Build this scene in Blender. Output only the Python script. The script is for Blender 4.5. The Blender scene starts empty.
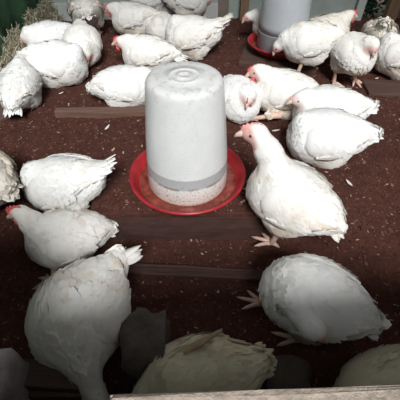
import bpy, bmesh, math, random
import numpy as np
from mathutils import Vector, Matrix

R = math.radians
sc = bpy.context.scene
col = sc.collection

# ------------------------------------------------------------------ camera, sky, exposure
CAM_Z, PITCH, FPX = 0.82, R(45.6), 350.0
cam_d = bpy.data.cameras.new('camera')
cam_d.sensor_width = 36.0
cam_d.lens = FPX / 400.0 * 36.0
cam_d.clip_start = 0.01
cam = bpy.data.objects.new('camera', cam_d)
cam.location = (0, 0, CAM_Z)
cam.rotation_euler = (math.pi / 2 - PITCH, 0, 0)
col.objects.link(cam)
sc.camera = cam

world = bpy.data.worlds.new('overcast_sky')
sc.world = world
world.use_nodes = True
bg = world.node_tree.nodes['Background']
bg.inputs['Color'].default_value = (0.93, 0.97, 1.0, 1)
bg.inputs['Strength'].default_value = 0.58

sun_d = bpy.data.lights.new('hazy_sun', 'SUN')
sun_d.energy = 3.9
sun_d.angle = R(18)
sun_d.color = (0.98, 0.99, 1.0)
sun = bpy.data.objects.new('hazy_sun', sun_d)
sun.rotation_euler = (R(44), 0, R(7))
col.objects.link(sun)

sc.view_settings.view_transform = 'Standard'
sc.view_settings.look = 'None'
sc.view_settings.gamma = 1.0
sc.view_settings.use_curve_mapping = False
sc.view_settings.exposure = 0.05

# ------------------------------------------------------------------ helpers
def smooth01(a, b, x):
    t = np.clip((np.asarray(x, float) - a) / (b - a), 0, 1)
    return t * t * (3 - 2 * t)

STEP_X0, STEP_X1, STEP_Y0, STEP_Y1, STEP_Z = -0.30, 0.185, 0.632, 1.0, 0.125

def floor_h(x, y):
    """height of the litter: a bank at the back, a lower strip along the front wall"""
    x = np.asarray(x, float); y = np.asarray(y, float)
    near = smooth01(0.12, 0.42, np.abs(x - (STEP_X0 + STEP_X1) / 2) - 0.24 + 0.10)
    a = 0.60 - 0.20 * near
    h = 0.115 * smooth01(0, 1, (y - a) / 0.17)
    h = h + 0.004 * np.sin(9 * x + 2) * np.cos(7 * y) + 0.003 * np.sin(23 * x - 11 * y)
    inside = (x > STEP_X0 - 0.0) & (x < STEP_X1 + 0.0) & (y > STEP_Y0 + 0.015) & (y < STEP_Y1)
    h = np.where(inside, np.minimum(h, 0.098), h)
    infront = (x > STEP_X0) & (x < STEP_X1) & (y <= STEP_Y0 + 0.03)
    h = np.where(infront, np.minimum(h, 0.004), h)
    return h

def mesh_obj(name, verts, faces, mat, parent=None, smooth=True):
    me = bpy.data.meshes.new(name)
    me.from_pydata([tuple(v) for v in verts], [], [tuple(f) for f in faces])
    me.validate()
    if smooth:
        me.polygons.foreach_set('use_smooth', np.ones(len(me.polygons), bool))
    if mat is not None:
        me.materials.append(mat)
    o = bpy.data.objects.new(name, me)
    col.objects.link(o)
    if parent is not None:
        o.parent = parent
    return o

def bm_obj(name, bm, mat, parent=None, smooth=False):
    bmesh.ops.recalc_face_normals(bm, faces=bm.faces)
    me = bpy.data.meshes.new(name)
    bm.to_mesh(me); bm.free()
    if smooth:
        me.polygons.foreach_set('use_smooth', np.ones(len(me.polygons), bool))
    me.materials.append(mat)
    o = bpy.data.objects.new(name, me)
    col.objects.link(o)
    if parent is not None:
        o.parent = parent
    return o

def empty(name, loc, rz=0.0):
    o = bpy.data.objects.new(name, None)
    o.location = loc
    o.rotation_euler = (0, 0, rz)
    o.empty_display_size = 0.05
    col.objects.link(o)
    return o

def tag(o, label=None, cat=None, group=None, kind=None):
    if label: o['label'] = label
    if cat: o['category'] = cat
    if group: o['group'] = group
    if kind: o['kind'] = kind
    return o

def box_bm(x0, x1, y0, y1, z0, z1, bevel=0.0, jit=0.0, seed=0, cuts=0):
    bm = bmesh.new()
    bmesh.ops.create_cube(bm, size=1)
    for v in bm.verts:
        v.co = Vector(((x0 + x1) / 2 + v.co.x * (x1 - x0), (y0 + y1) / 2 + v.co.y * (y1 - y0), (z0 + z1) / 2 + v.co.z * (z1 - z0)))
    if cuts:
        bmesh.ops.subdivide_edges(bm, edges=bm.edges[:], cuts=cuts, use_grid_fill=True)
    if bevel:
        es = [e for e in bm.edges if len(e.link_faces) == 2 and e.calc_face_angle(0) > 0.5]
        bmesh.ops.bevel(bm, geom=es, offset=bevel, segments=2, affect='EDGES', profile=0.6)
    if jit:
        rr = random.Random(seed)
        for v in bm.verts:
            v.co += Vector((rr.uniform(-jit, jit), rr.uniform(-jit, jit), rr.uniform(-jit, jit)))
    return bm

def lathe(prof, n=48, close_top=True, close_bottom=True):
    vs, fs = [], []
    for (r, z) in prof:
        for k in range(n):
            a = 2 * math.pi * k / n
            vs.append((r * math.cos(a), r * math.sin(a), z))
    for i in range(len(prof) - 1):
        for k in range(n):
            k2 = (k + 1) % n
            fs.append((i * n + k, i * n + k2, (i + 1) * n + k2, (i + 1) * n + k))
    if close_bottom:
        fs.append(tuple(range(n - 1, -1, -1)))
    if close_top:
        b = (len(prof) - 1) * n
        fs.append(tuple(b + k for k in range(n)))
    return vs, fs

def tube(pts, rads, n=8):
    pts = [Vector(p) for p in pts]
    vs, fs = [], []
    up = Vector((0, 0, 1))
    for i, p in enumerate(pts):
        d = (pts[min(i + 1, len(pts) - 1)] - pts[max(i - 1, 0)]).normalized()
        a = d.cross(up)
        if a.length < 1e-3: a = d.cross(Vector((1, 0, 0)))
        a.normalize(); b = d.cross(a).normalized()
        for k in range(n):
            t = 2 * math.pi * k / n
            vs.append(p + (a * math.cos(t) + b * math.sin(t)) * rads[i])
    for i in range(len(pts) - 1):
        for k in range(n):
            k2 = (k + 1) % n
            fs.append((i * n + k, i * n + k2, (i + 1) * n + k2, (i + 1) * n + k))
    fs.append(tuple(range(n - 1, -1, -1)))
    b0 = (len(pts) - 1) * n
    fs.append(tuple(b0 + k for k in range(n)))
    return vs, fs

def join_vf(parts):
    V, F = [], []
    for v, f in parts:
        b = len(V)
        V.extend(v)
        F.extend([tuple(i + b for i in q) for q in f])
    return V, F

# ------------------------------------------------------------------ materials
def new_mat(name):
    m = bpy.data.materials.new(name)
    m.use_nodes = True
    nt = m.node_tree
    b = nt.nodes['Principled BSDF']
    return m, nt, b

def nd(nt, kind, **kw):
    n = nt.nodes.new(kind)
    for k, v in kw.items():
        setattr(n, k, v)
    return n

def noise(nt, coord, scale, detail=4, rough=0.55):
    n = nd(nt, 'ShaderNodeTexNoise')
    n.inputs['Scale'].default_value = scale
    n.inputs['Detail'].default_value = detail
    n.inputs['Roughness'].default_value = rough
    nt.links.new(coord, n.inputs['Vector'])
    return n.outputs['Fac']

def ramp(nt, fac, stops):
    r = nd(nt, 'ShaderNodeValToRGB')
    cr = r.color_ramp
    while len(cr.elements) < len(stops): cr.elements.new(0.5)
    for e, (p, c) in zip(cr.elements, stops):
        e.position = p
        e.color = (c[0], c[1], c[2], 1) if hasattr(c, '__len__') else (c, c, c, 1)
    nt.links.new(fac, r.inputs['Fac'])
    return r.outputs['Color']

def mixc(nt, fac, a, b):
    m = nd(nt, 'ShaderNodeMix', data_type='RGBA')
    for sock, v in ((m.inputs['Factor'], fac), (m.inputs['A'], a), (m.inputs['B'], b)):
        pass
    ins = {'f': m.inputs[0], 'a': m.inputs[6], 'b': m.inputs[7]}
    for k, v in (('f', fac), ('a', a), ('b', b)):
        if isinstance(v, (int, float)): ins[k].default_value = v
        elif isinstance(v, tuple): ins[k].default_value = (*v, 1)
        else: nt.links.new(v, ins[k])
    return m.outputs[2]

def bump(nt, b, h, strength, dist):
    n = nd(nt, 'ShaderNodeBump')
    n.inputs['Strength'].default_value = strength
    n.inputs['Distance'].default_value = dist
    nt.links.new(h, n.inputs['Height'])
    nt.links.new(n.outputs['Normal'], b.inputs['Normal'])

def obj_coord(nt, scale=None):
    t = nd(nt, 'ShaderNodeTexCoord')
    if scale is None: return t.outputs['Object']
    m = nd(nt, 'ShaderNodeMapping')
    m.inputs['Scale'].default_value = scale
    nt.links.new(t.outputs['Object'], m.inputs['Vector'])
    return m.outputs['Vector']

def grain_mat(name, stops, scale, detail=6, rough=0.9, bs=0.5, bd=0.004, stretch=None, bscale=None):
    m, nt, b = new_mat(name)
    c = obj_coord(nt, stretch)
    n = noise(nt, c, scale, detail, 0.65)
    nt.links.new(ramp(nt, n, stops), b.inputs['Base Color'])
    b.inputs['Roughness'].default_value = rough
    bump(nt, b, noise(nt, c, bscale or scale * 2, 5, 0.7), bs, bd)
    return m

M = {}

def litter_mat():
    m, nt, b = new_mat('sawdust_litter')
    c = obj_coord(nt)
    big = noise(nt, c, 3.0, 3, 0.5)
    fine = noise(nt, c, 190, 3, 0.7)
    mid = noise(nt, c, 38, 4, 0.6)
    base = ramp(nt, mid, [(0.3, (0.050, 0.019, 0.014)), (0.7, (0.098, 0.037, 0.027))])
    base = mixc(nt, ramp(nt, fine, [(0.52, 0.0), (0.75, 0.6)]), base, (0.19, 0.088, 0.062))
    dk = ramp(nt, big, [(0.35, 0.0), (0.65, 0.45)])
    base = mixc(nt, dk, base, (0.056, 0.021, 0.016))
    nt.links.new(base, b.inputs['Base Color'])
    b.inputs['Roughness'].default_value = 0.95
    b.inputs['Specular IOR Level'].default_value = 0.15
    bump(nt, b, fine, 0.7, 0.004)
    return m
M['litter'] = litter_mat()

def flake_mat():
    m, nt, b = new_mat('wood_shavings')
    a = nd(nt, 'ShaderNodeAttribute', attribute_name='tone')
    nt.links.new(ramp(nt, a.outputs['Fac'], [(0.0, (0.05, 0.02, 0.014)), (0.6, (0.095, 0.038, 0.027)), (0.9, (0.20, 0.10, 0.075)), (1.0, (0.45, 0.33, 0.26))]), b.inputs['Base Color'])
    b.inputs['Roughness'].default_value = 0.9
    b.inputs['Specular IOR Level'].default_value = 0.15
    return m
M['flakes'] = flake_mat()

def feather_mat(name, white, tan, amt):
    m, nt, b = new_mat(name)
    c = obj_coord(nt)
    n1 = noise(nt, c, 11, 4, 0.6)
    n2 = noise(nt, c, 42, 3, 0.6)
    f = ramp(nt, n1, [(0.50, 0.0), (0.74, amt)])
    base = mixc(nt, f, white, tan)
    f2 = ramp(nt, n2, [(0.55, 0.0), (0.8, amt * 0.55)])
    base = mixc(nt, f2, base, tan)
    sk = nd(nt, 'ShaderNodeAttribute', attribute_name='soil')
    sf = nd(nt, 'ShaderNodeMath', operation='MULTIPLY')
    nt.links.new(sk.outputs['Fac'], sf.inputs[0])
    nt.links.new(ramp(nt, n1, [(0.30, 0.15), (0.62, 1.0)]), sf.inputs[1])
    base = mixc(nt, sf.outputs[0], base, (tan[0] * 0.8, tan[1] * 0.72, tan[2] * 0.62))
    fs = nd(nt, 'ShaderNodeAttribute', attribute_name='skin')
    n3 = noise(nt, c, 120, 2, 0.5)
    skc = ramp(nt, n3, [(0.3, (0.60, 0.25, 0.22)), (0.7, (0.72, 0.40, 0.34))])
    base = mixc(nt, fs.outputs['Fac'], base, skc)
    nt.links.new(base, b.inputs['Base Color'])
    b.inputs['Roughness'].default_value = 0.75
    b.inputs['Specular IOR Level'].default_value = 0.2
    b.inputs['Sheen Weight'].default_value = 0.12
    b.inputs['Subsurface Weight'].default_value = 0.06
    b.inputs['Subsurface Radius'].default_value = (0.01, 0.007, 0.005)
    bump(nt, b, noise(nt, c, 260, 2, 0.6), 0.25, 0.001)
    return m
M['feather'] = feather_mat('white_feathers', (0.82, 0.80, 0.755), (0.60, 0.47, 0.33), 0.45)
M['feather_cream'] = feather_mat('cream_feathers', (0.79, 0.75, 0.67), (0.58, 0.46, 0.33), 0.45)
M['feather_clean'] = feather_mat('clean_feathers', (0.85, 0.845, 0.82), (0.66, 0.56, 0.44), 0.25)
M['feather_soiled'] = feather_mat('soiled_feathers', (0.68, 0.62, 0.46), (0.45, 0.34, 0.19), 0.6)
M['feather_brown'] = grain_mat('soiled_quills', [(0.3, (0.30, 0.20, 0.11)), (0.7, (0.52, 0.40, 0.26))], 30, rough=0.7, bs=0.3, bd=0.001)
M['comb'] = grain_mat('comb_skin', [(0.3, (0.50, 0.055, 0.06)), (0.7, (0.66, 0.13, 0.12))], 90, rough=0.5, bs=0.4, bd=0.001)
M['comb_pale'] = grain_mat('pale_comb_skin', [(0.3, (0.62, 0.20, 0.19)), (0.7, (0.74, 0.33, 0.30))], 90, rough=0.5, bs=0.4, bd=0.001)
M['beak'] = grain_mat('beak_horn', [(0.3, (0.62, 0.45, 0.34)), (0.7, (0.75, 0.60, 0.48))], 60, rough=0.45, bs=0.1, bd=0.001)
M['leg'] = grain_mat('scaly_leg_skin', [(0.3, (0.56, 0.36, 0.27)), (0.7, (0.72, 0.52, 0.42))], 120, rough=0.6, bs=0.6, bd=0.001)
def eye_mat():
    m, nt, b = new_mat('dark_eye')
    c = obj_coord(nt)
    nt.links.new(ramp(nt, noise(nt, c, 200, 1, 0.5), [(0.3, (0.02, 0.012, 0.01)), (0.7, (0.05, 0.03, 0.02))]), b.inputs['Base Color'])
    b.inputs['Roughness'].default_value = 0.15
    return m
M['eye'] = eye_mat()

def jar_mat():
    m, nt, b = new_mat('milky_plastic')
    t = nd(nt, 'ShaderNodeTexCoord')
    c = t.outputs['Object']
    sep = nd(nt, 'ShaderNodeSeparateXYZ')
    nt.links.new(c, sep.inputs[0])
    n = noise(nt, c, 9, 5, 0.6)
    n2 = noise(nt, obj_coord(nt, (60, 60, 9)), 1.0, 4, 0.6)
    sp = noise(nt, c, 210, 2, 0.5)
    base = ramp(nt, n, [(0.35, (0.68, 0.69, 0.67)), (0.65, (0.76, 0.765, 0.75))])
    base = mixc(nt, ramp(nt, n2, [(0.62, 0.0), (0.85, 0.35)]), base, (0.50, 0.43, 0.36))
    # water level seen as a grey band, dried feed and litter below it (colour of the dirty plastic itself)
    zt = nd(nt, 'ShaderNodeMath', operation='ADD'); 
    wob = nd(nt, 'ShaderNodeMath', operation='MULTIPLY'); wob.inputs[1].default_value = 0.006
    nt.links.new(n2, wob.inputs[0])
    nt.links.new(sep.outputs['Z'], zt.inputs[0]); nt.links.new(wob.outputs[0], zt.inputs[1])
    zr = nd(nt, 'ShaderNodeMapRange')
    zr.inputs['From Min'].default_value = 0.0; zr.inputs['From Max'].default_value = 0.12
    nt.links.new(zt.outputs[0], zr.inputs['Value'])
    band = ramp(nt, zr.outputs[0], [(0.50, 0.0), (0.52, 1.0), (0.76, 1.0), (0.79, 0.0)])
    base = mixc(nt, band, base, (0.42, 0.425, 0.43))
    line = ramp(nt, zr.outputs[0], [(0.47, 0.0), (0.50, 0.85), (0.53, 0.5), (0.56, 0.0)])
    lm = nd(nt, 'ShaderNodeMath', operation='MULTIPLY')
    nt.links.new(line, lm.inputs[0]); nt.links.new(ramp(nt, noise(nt, c, 45, 3, 0.6), [(0.42, 0.05), (0.6, 1.0)]), lm.inputs[1])
    base = mixc(nt, lm.outputs[0], base, (0.12, 0.08, 0.06))
    low = ramp(nt, zr.outputs[0], [(0.06, 0.75), (0.34, 0.35), (0.50, 0.16), (0.53, 0.0)])
    base = mixc(nt, low, base, (0.55, 0.40, 0.33))
    lowd = nd(nt, 'ShaderNodeMath', operation='MULTIPLY')
    lz = ramp(nt, zr.outputs[0], [(0.1, 1.0), (0.75, 0.25), (1.0, 0.10)])
    nt.links.new(lz, lowd.inputs[0]); nt.links.new(ramp(nt, sp, [(0.57, 0.0), (0.68, 0.9)]), lowd.inputs[1])
    base = mixc(nt, lowd.outputs[0], base, (0.22, 0.09, 0.06))
    # dusty top with rusty smears
    tz = nd(nt, 'ShaderNodeMapRange')
    tz.inputs['From Min'].default_value = 0.27; tz.inputs['From Max'].default_value = 0.315
    nt.links.new(sep.outputs['Z'], tz.inputs['Value'])
    td = nd(nt, 'ShaderNodeMath', operation='MULTIPLY')
    nt.links.new(ramp(nt, noise(nt, c, 55, 5, 0.7), [(0.50, 0.0), (0.70, 0.65)]), td.inputs[0])
    nt.links.new(tz.outputs[0], td.inputs[1])
    base = mixc(nt, td.outputs[0], base, (0.42, 0.30, 0.24))
    nt.links.new(base, b.inputs['Base Color'])
    b.inputs['Roughness'].default_value = 0.32
    b.inputs['Subsurface Weight'].default_value = 0.15
    b.inputs['Subsurface Radius'].default_value = (0.03, 0.03, 0.03)
    bump(nt, b, noise(nt, c, 25, 3, 0.5), 0.12, 0.004)
    return m
M['jar'] = jar_mat()

def red_mat():
    m, nt, b = new_mat('red_plastic')
    c = obj_coord(nt)
    base = ramp(nt, noise(nt, c, 25, 4, 0.6), [(0.3, (0.30, 0.016, 0.022)), (0.7, (0.43, 0.030, 0.038))])
    base = mixc(nt, ramp(nt, noise(nt, c, 130, 3, 0.6), [(0.6, 0.0), (0.75, 0.5)]), base, (0.18, 0.07, 0.05))
    nt.links.new(base, b.inputs['Base Color'])
    b.inputs['Roughness'].default_value = 0.3
    return m
M['red'] = red_mat()
def water_mat():
    m, nt, b = new_mat('murky_water')
    c = obj_coord(nt)
    nt.links.new(ramp(nt, noise(nt, c, 40, 4, 0.6), [(0.35, (0.12, 0.022, 0.015)), (0.7, (0.30, 0.07, 0.05))]), b.inputs['Base Color'])
    b.inputs['Roughness'].default_value = 0.08
    return m
M['water'] = water_mat()
M['greyjar'] = grain_mat('grey_plastic', [(0.3, (0.40, 0.42, 0.44)), (0.7, (0.50, 0.52, 0.54))], 8, rough=0.4, bs=0.1, bd=0.002)
M['greyjar_dark'] = grain_mat('dark_grey_plastic', [(0.3, (0.19, 0.19, 0.20)), (0.7, (0.26, 0.26, 0.27))], 14, rough=0.4, bs=0.1, bd=0.002)
M['wood_dark'] = grain_mat('stained_wood', [(0.3, (0.045, 0.020, 0.015)), (0.7, (0.095, 0.048, 0.036))], 6, rough=0.8, stretch=(1, 10, 10), bs=0.5, bd=0.003)
M['wood_step'] = grain_mat('litter_dusted_wood', [(0.3, (0.036, 0.014, 0.010)), (0.7, (0.075, 0.032, 0.024))], 14, rough=0.9, stretch=(1, 3, 3), bs=0.6, bd=0.003, bscale=120)
M['wood_batten'] = grain_mat('brown_batten_wood', [(0.3, (0.10, 0.052, 0.037)), (0.7, (0.165, 0.092, 0.066))], 6, rough=0.85, stretch=(1, 12, 12), bs=0.5, bd=0.003)
M['wood_board'] = grain_mat('weathered_board', [(0.3, (0.075, 0.047, 0.036)), (0.7, (0.125, 0.078, 0.06))], 8, rough=0.9, stretch=(1, 10, 10), bs=0.5, bd=0.003)
M['post'] = grain_mat('brown_post_wood', [(0.3, (0.13, 0.075, 0.045)), (0.7, (0.26, 0.16, 0.10))], 6, rough=0.85, stretch=(10, 10, 1), bs=0.5, bd=0.004)
M['sheet'] = grain_mat('weathered_sheet', [(0.25, (0.22, 0.27, 0.235)), (0.6, (0.34, 0.385, 0.355)), (0.8, (0.42, 0.45, 0.42))], 7, rough=0.75, bs=0.3, bd=0.006)
M['seam'] = grain_mat('pale_batten', [(0.3, (0.40, 0.42, 0.40)), (0.7, (0.52, 0.53, 0.50))], 9, rough=0.8, stretch=(8, 8, 1))
M['tarp'] = grain_mat('green_tarp', [(0.25, (0.018, 0.06, 0.026)), (0.6, (0.045, 0.125, 0.06)), (0.85, (0.10, 0.20, 0.11))], 9, rough=0.6, bs=0.5, bd=0.01)
M['straw_base'] = grain_mat('matted_straw', [(0.3, (0.12, 0.10, 0.06)), (0.7, (0.30, 0.26, 0.17))], 45, rough=0.95, bs=0.8, bd=0.008)
def straw_mat():
    m, nt, b = new_mat('straw')
    a = nd(nt, 'ShaderNodeAttribute', attribute_name='tone')
    nt.links.new(ramp(nt, a.outputs['Fac'], [(0.0, (0.20, 0.18, 0.11)), (0.6, (0.42, 0.38, 0.27)), (1.0, (0.62, 0.57, 0.43))]), b.inputs['Base Color'])
    b.inputs['Roughness'].default_value = 0.85
    return m
M['straw'] = straw_mat()
M['ledge'] = grain_mat('rough_pale_ledge', [(0.3, (0.30, 0.24, 0.19)), (0.55, (0.46, 0.38, 0.31)), (0.75, (0.60, 0.52, 0.44))], 60, rough=0.95, bs=0.8, bd=0.004, bscale=160)
M['wallbrown'] = grain_mat('dark_wall_boards', [(0.3, (0.06, 0.045, 0.035)), (0.7, (0.13, 0.10, 0.08))], 5, rough=0.9, stretch=(1, 1, 6))
M['roof'] = grain_mat('roof_sheet', [(0.3, (0.10, 0.085, 0.07)), (0.7, (0.18, 0.16, 0.13))], 5, rough=0.8)
M['ground'] = grain_mat('packed_earth', [(0.3, (0.16, 0.12, 0.09)), (0.7, (0.28, 0.21, 0.16))], 5, rough=0.95)
M['stone'] = grain_mat('dark_stone', [(0.3, (0.055, 0.042, 0.036)), (0.7, (0.14, 0.11, 0.095))], 16, rough=0.9, bs=0.8, bd=0.008)
M['greystone'] = grain_mat('grey_mottled_block', [(0.3, (0.26, 0.22, 0.23)), (0.7, (0.48, 0.42, 0.43))], 35, rough=0.55, bs=0.5, bd=0.004)
M['leaf'] = grain_mat('bush_leaf', [(0.3, (0.02, 0.075, 0.03)), (0.7, (0.06, 0.19, 0.08))], 20, rough=0.6)
M['quill'] = grain_mat('shed_feather', [(0.3, (0.62, 0.58, 0.52)), (0.7, (0.76, 0.73, 0.68))], 50, rough=0.8)

# ------------------------------------------------------------------ the setting
WALL_L, WALL_R, WALL_B = -0.86, 1.25, 2.14
rng = np.random.default_rng(7)

nx, ny = 150, 150
xs = np.linspace(WALL_L - 0.02, WALL_R + 0.02, nx)
ys = np.linspace(0.10, WALL_B + 0.02, ny)
gx, gy = np.meshgrid(xs, ys)
gz = floor_h(gx, gy) + rng.normal(0, 0.0012, gx.shape)
V = np.stack([gx.ravel(), gy.ravel(), gz.ravel()], 1)
F = []
for j in range(ny - 1):
    for i in range(nx - 1):
        a = j * nx + i
        F.append((a, a + 1, a + nx + 1, a + nx))
o = mesh_obj('floor', V, F, M['litter'])
tag(o, kind='structure')

def wall(name, bm, mat, **k):
    o = bm_obj(name, bm, mat, **k)
    tag(o, kind='structure')
    return o

# left: green tarpaulin hung in loose folds
vs, fs = [], []
n1, n2 = 60, 26
for i in range(n1):
    y = 0.0 + (WALL_B + 0.05) * i / (n1 - 1)
    for j in range(n2):
        z = -0.02 + 1.75 * j / (n2 - 1)
        vs.append((WALL_L - 0.015 + 0.014 * math.sin(y * 17 + z * 3) + 0.008 * math.sin(y * 39 - z * 9), y, z))
for i in range(n1 - 1):
    for j in range(n2 - 1):
        a = i * n2 + j
        fs.append((a, a + n2, a + n2 + 1, a + 1))
wl = mesh_obj('wall_left', vs, fs, M['tarp'])
sm = wl.modifiers.new('thickness', 'SOLIDIFY'); sm.thickness = 0.006; sm.offset = 1
tag(wl, kind='structure')

# back: two weathered sheets with a gap at the right where the bush shows
wb = wall('wall_back', box_bm(WALL_L - 0.05, 0.10, WALL_B, WALL_B + 0.03, -0.02, 2.25, 0.003), M['sheet'])
GAP0, GAP1 = 0.885, 1.00
p2 = bm_obj('panel', box_bm(0.16, GAP0, WALL_B + 0.004, WALL_B + 0.03, -0.02, 2.25, 0.003), M['sheet'], wb)
p3 = bm_obj('panel', box_bm(GAP1 + 0.05, WALL_R + 0.3, WALL_B + 0.004, WALL_B + 0.03, -0.02, 2.25, 0.003), M['wallbrown'], wb)
sk = bm_obj('footing_board', box_bm(WALL_L, 0.10, WALL_B - 0.022, WALL_B - 0.001, 0.05, 0.20, 0.004), M['seam'], wb)

wr = wall('wall_right', box_bm(WALL_R, WALL_R + 0.03, 0.0, WALL_B, -0.02, 1.7, 0.003), M['wallbrown'])  # out of view; height raised to cut side light on the front
# front wall, rotated a little, with a rough pale coping
wf = wall('wall_front', box_bm(-1.4, 1.5, -0.10, 0.0, -0.02, 0.498, 0.004), M['wallbrown'])
wf.location = (0, 0.0785, 0); wf.rotation_euler = (0, 0, R(1.7))
cop = bm_obj('coping', box_bm(-0.07, 1.5, -0.11, 0.006, 0.498, 0.52, 0.004, jit=0.0012, seed=4, cuts=12), M['ledge'], wf)
cop2 = bm_obj('coping', box_bm(-1.4, -0.075, -0.11, 0.0, 0.4985, 0.512, 0.004), M['wood_dark'], wf)
for k in range(3):  # boards added out of view to shade the front left birds
    bm_obj('added_shade_board', box_bm(-1.4, -0.25, -0.05, -0.028, 0.513 + 0.092 * k, 0.603 + 0.092 * k, 0.003), M['wallbrown'], wf)

rf = wall('shading_roof', box_bm(WALL_L - 0.3, WALL_R + 0.3, 0.05, 1.70, 2.25, 2.28), M['roof'])  # unseen roof, added and sized to keep sky light off the front
bm = box_bm(-15, 15, -15, 15, -0.06, -0.03)
wall('ground', bm, M['ground'])

# posts at the back wall
def post(px, w, lean, label):
    r = bm_obj('wooden_post', box_bm(-w / 2, w / 2, -0.022, 0.022, 0.0, 1.45, 0.004, jit=0.001, cuts=3), M['post'])
    r.location = (px, WALL_B - 0.026, 0.08)
    r.rotation_euler = (0, lean, 0)
    tag(r, label, 'post')
    return r
post(0.245, 0.045, 0.0, 'upright brown wooden post against the pale back wall left of the grey drinker')
post(1.062, 0.065, R(3), 'leaning brown wooden post in the back right corner')
r = bm_obj('pale_batten', box_bm(-0.022, 0.022, -0.012, 0.012, 0.0, 1.4, 0.003), M['seam'])
r.location = (0.888, WALL_B - 0.014, 0.10); r.rotation_euler = (0, R(2), 0)
tag(r, 'narrow pale batten at the edge of the back wall sheet beside the gap', 'batten')

# bush outside the gap
bush = empty('bush', (0.99, WALL_B + 0.44, -0.03))
tag(bush, 'green leafy bush seen through the gap in the back wall', 'bush')
rr = random.Random(3)
parts = []
for k in range(9):
    a = rr.uniform(0, 6.28); l = rr.uniform(0.5, 1.0)
    p1 = Vector((math.cos(a) * 0.16, math.sin(a) * 0.10, l * 0.5)); p2_ = Vector((math.cos(a) * 0.26, math.sin(a) * 0.16, l))
    parts.append(tube([(0, 0, 0), p1, p2_], [0.012, 0.008, 0.003], 6))
v, f = join_vf(parts)
mesh_obj('stem', v, f, M['post'], bush)
lv, lf = [], []
for k in range(4200):
    c = Vector((max(-.6, min(.6, rr.gauss(0, 0.24))), max(-.27, min(.3, rr.gauss(0, 0.13))), rr.uniform(0.02, 1.0)))
    d = Vector((rr.gauss(0, 1), rr.gauss(0, 1), rr.gauss(0.2, 0.6))).normalized()
    sd = d.cross(Vector((rr.gauss(0, 1), rr.gauss(0, 1), rr.gauss(0, 1)))).normalized()
    L = rr.uniform(0.03, 0.055); W = L * 0.33
    nn = d.cross(sd)
    b = len(lv)
    lv += [c, c + d * L * .5 + sd * W + nn * .004, c + d * L, c + d * L * .5 - sd * W + nn * .004]
    lf += [(b, b + 1, b + 2), (b, b + 2, b + 3)]
fo = mesh_obj('foliage', lv, lf, M['leaf'], bush)
tag(fo, kind='stuff')

# ------------------------------------------------------------------ loose litter flakes
def flakes(name, pts, size, mat, seed, tone_bias=0.0):
    g = np.random.default_rng(seed)
    n = len(pts)
    ang = g.uniform(0, 2 * math.pi, n)
    L = g.gamma(3.0, size / 3.0, n) + size * 0.25
    W = L * g.uniform(0.22, 0.55, n)
    tilt = g.normal(0, 0.25, n); tilt2 = g.normal(0, 0.2, n)
    d = np.stack([np.cos(ang), np.sin(ang), tilt], 1) * L[:, None]
    s = np.stack([-np.sin(ang), np.cos(ang), tilt2], 1) * W[:, None]
    q = np.stack([pts - d - s, pts + d - s * .7, pts + d * 1.1 + s, pts - d * .9 + s], 1).reshape(-1, 3)
    idx = np.arange(n * 4).reshape(n, 4)
    me = bpy.data.meshes.new(name)
    me.from_pydata(q.tolist(), [], idx.tolist())
    tone = np.clip(g.beta(2.0, 2.6, n) + tone_bias, 0, 1)
    at_ = me.attributes.new('tone', 'FLOAT', 'POINT')
    at_.data.foreach_set('value', np.repeat(tone, 4).astype(np.float32))
    me.materials.append(mat)
    o = bpy.data.objects.new(name, me)
    col.objects.link(o)
    return o
n = 60000
px = rng.uniform(WALL_L + 0.05, WALL_R - 0.02, n); py = rng.uniform(0.13, WALL_B - 0.03, n)
keep = (np.abs(px) < 0.62 * py + 0.42)
px, py = px[keep], py[keep]
top = (px > STEP_X0 + .005) & (px < STEP_X1 - .005) & (py > STEP_Y0 + .006) & (py < STEP_Y1)
pz = np.where(top, STEP_Z, floor_h(px, py)) + 0.0015
fl = flakes('wood_shavings', np.stack([px, py, pz], 1), 0.0023, M['flakes'], 5, 0.12)
tag(fl, 'reddish brown wood shavings scattered over the coop floor', 'litter', kind='stuff')

# straw heaped along the tarp
vs, fs = [], []
n1, n2 = 70, 12
rs = np.random.default_rng(11)
ridge = rs.normal(0, 1, n1); ridge = np.convolve(ridge, np.ones(5) / 5, 'same')
for i in range(n1):
    y = 1.05 + (WALL_B - 1.07) * i / (n1 - 1)
    hgt = 0.075 + 0.03 * smooth01(1.2, 1.6, y) + 0.035 * ridge[i]
    wid = 0.065 + 0.02 * ridge[(i + 20) % n1]
    for j in range(n2):
        t = j / (n2 - 1)
        x = WALL_L + 0.016 + wid * t
        z = floor_h(x, y) - 0.004 + hgt * (1 - t ** 1.6) * (0.9 + 0.12 * math.sin(i * 1.7 + j))
        vs.append((x, y, float(z)))
for i in range(n1 - 1):
    for j in range(n2 - 1):
        a = i * n2 + j
        fs.append((a, a + 1, a + n2 + 1, a + n2))
heap = empty('straw_heap', (WALL_L + 0.05, 1.6, 0.11))
tag(heap, 'tan straw heaped along the foot of the green tarpaulin', 'straw')
hb = mesh_obj('matted_base', np.array(vs) - np.array(heap.location), fs, M['straw_base'], heap)
sv = np.array(vs)
n = 5200
pick = sv[rs.integers(0, len(sv), n)] + rs.normal(0, 0.008, (n, 3)) - np.array(heap.location)
pick[:, 0] = np.maximum(pick[:, 0], WALL_L + 0.02 - heap.location.x)
pick[:, 2] = np.abs(pick[:, 2]) + 0.004
ang = rs.uniform(0, 6.28, n); el = rs.normal(0.2, 0.6, n)
L = rs.uniform(0.008, 0.022, n)
d = np.stack([np.cos(ang) * np.cos(el) * .6, np.sin(ang) * np.cos(el), np.sin(el)], 1) * L[:, None]
sd = np.cross(d, rs.normal(0, 1, (n, 3))); sd = sd / np.linalg.norm(sd, axis=1)[:, None] * 0.0016
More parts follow.
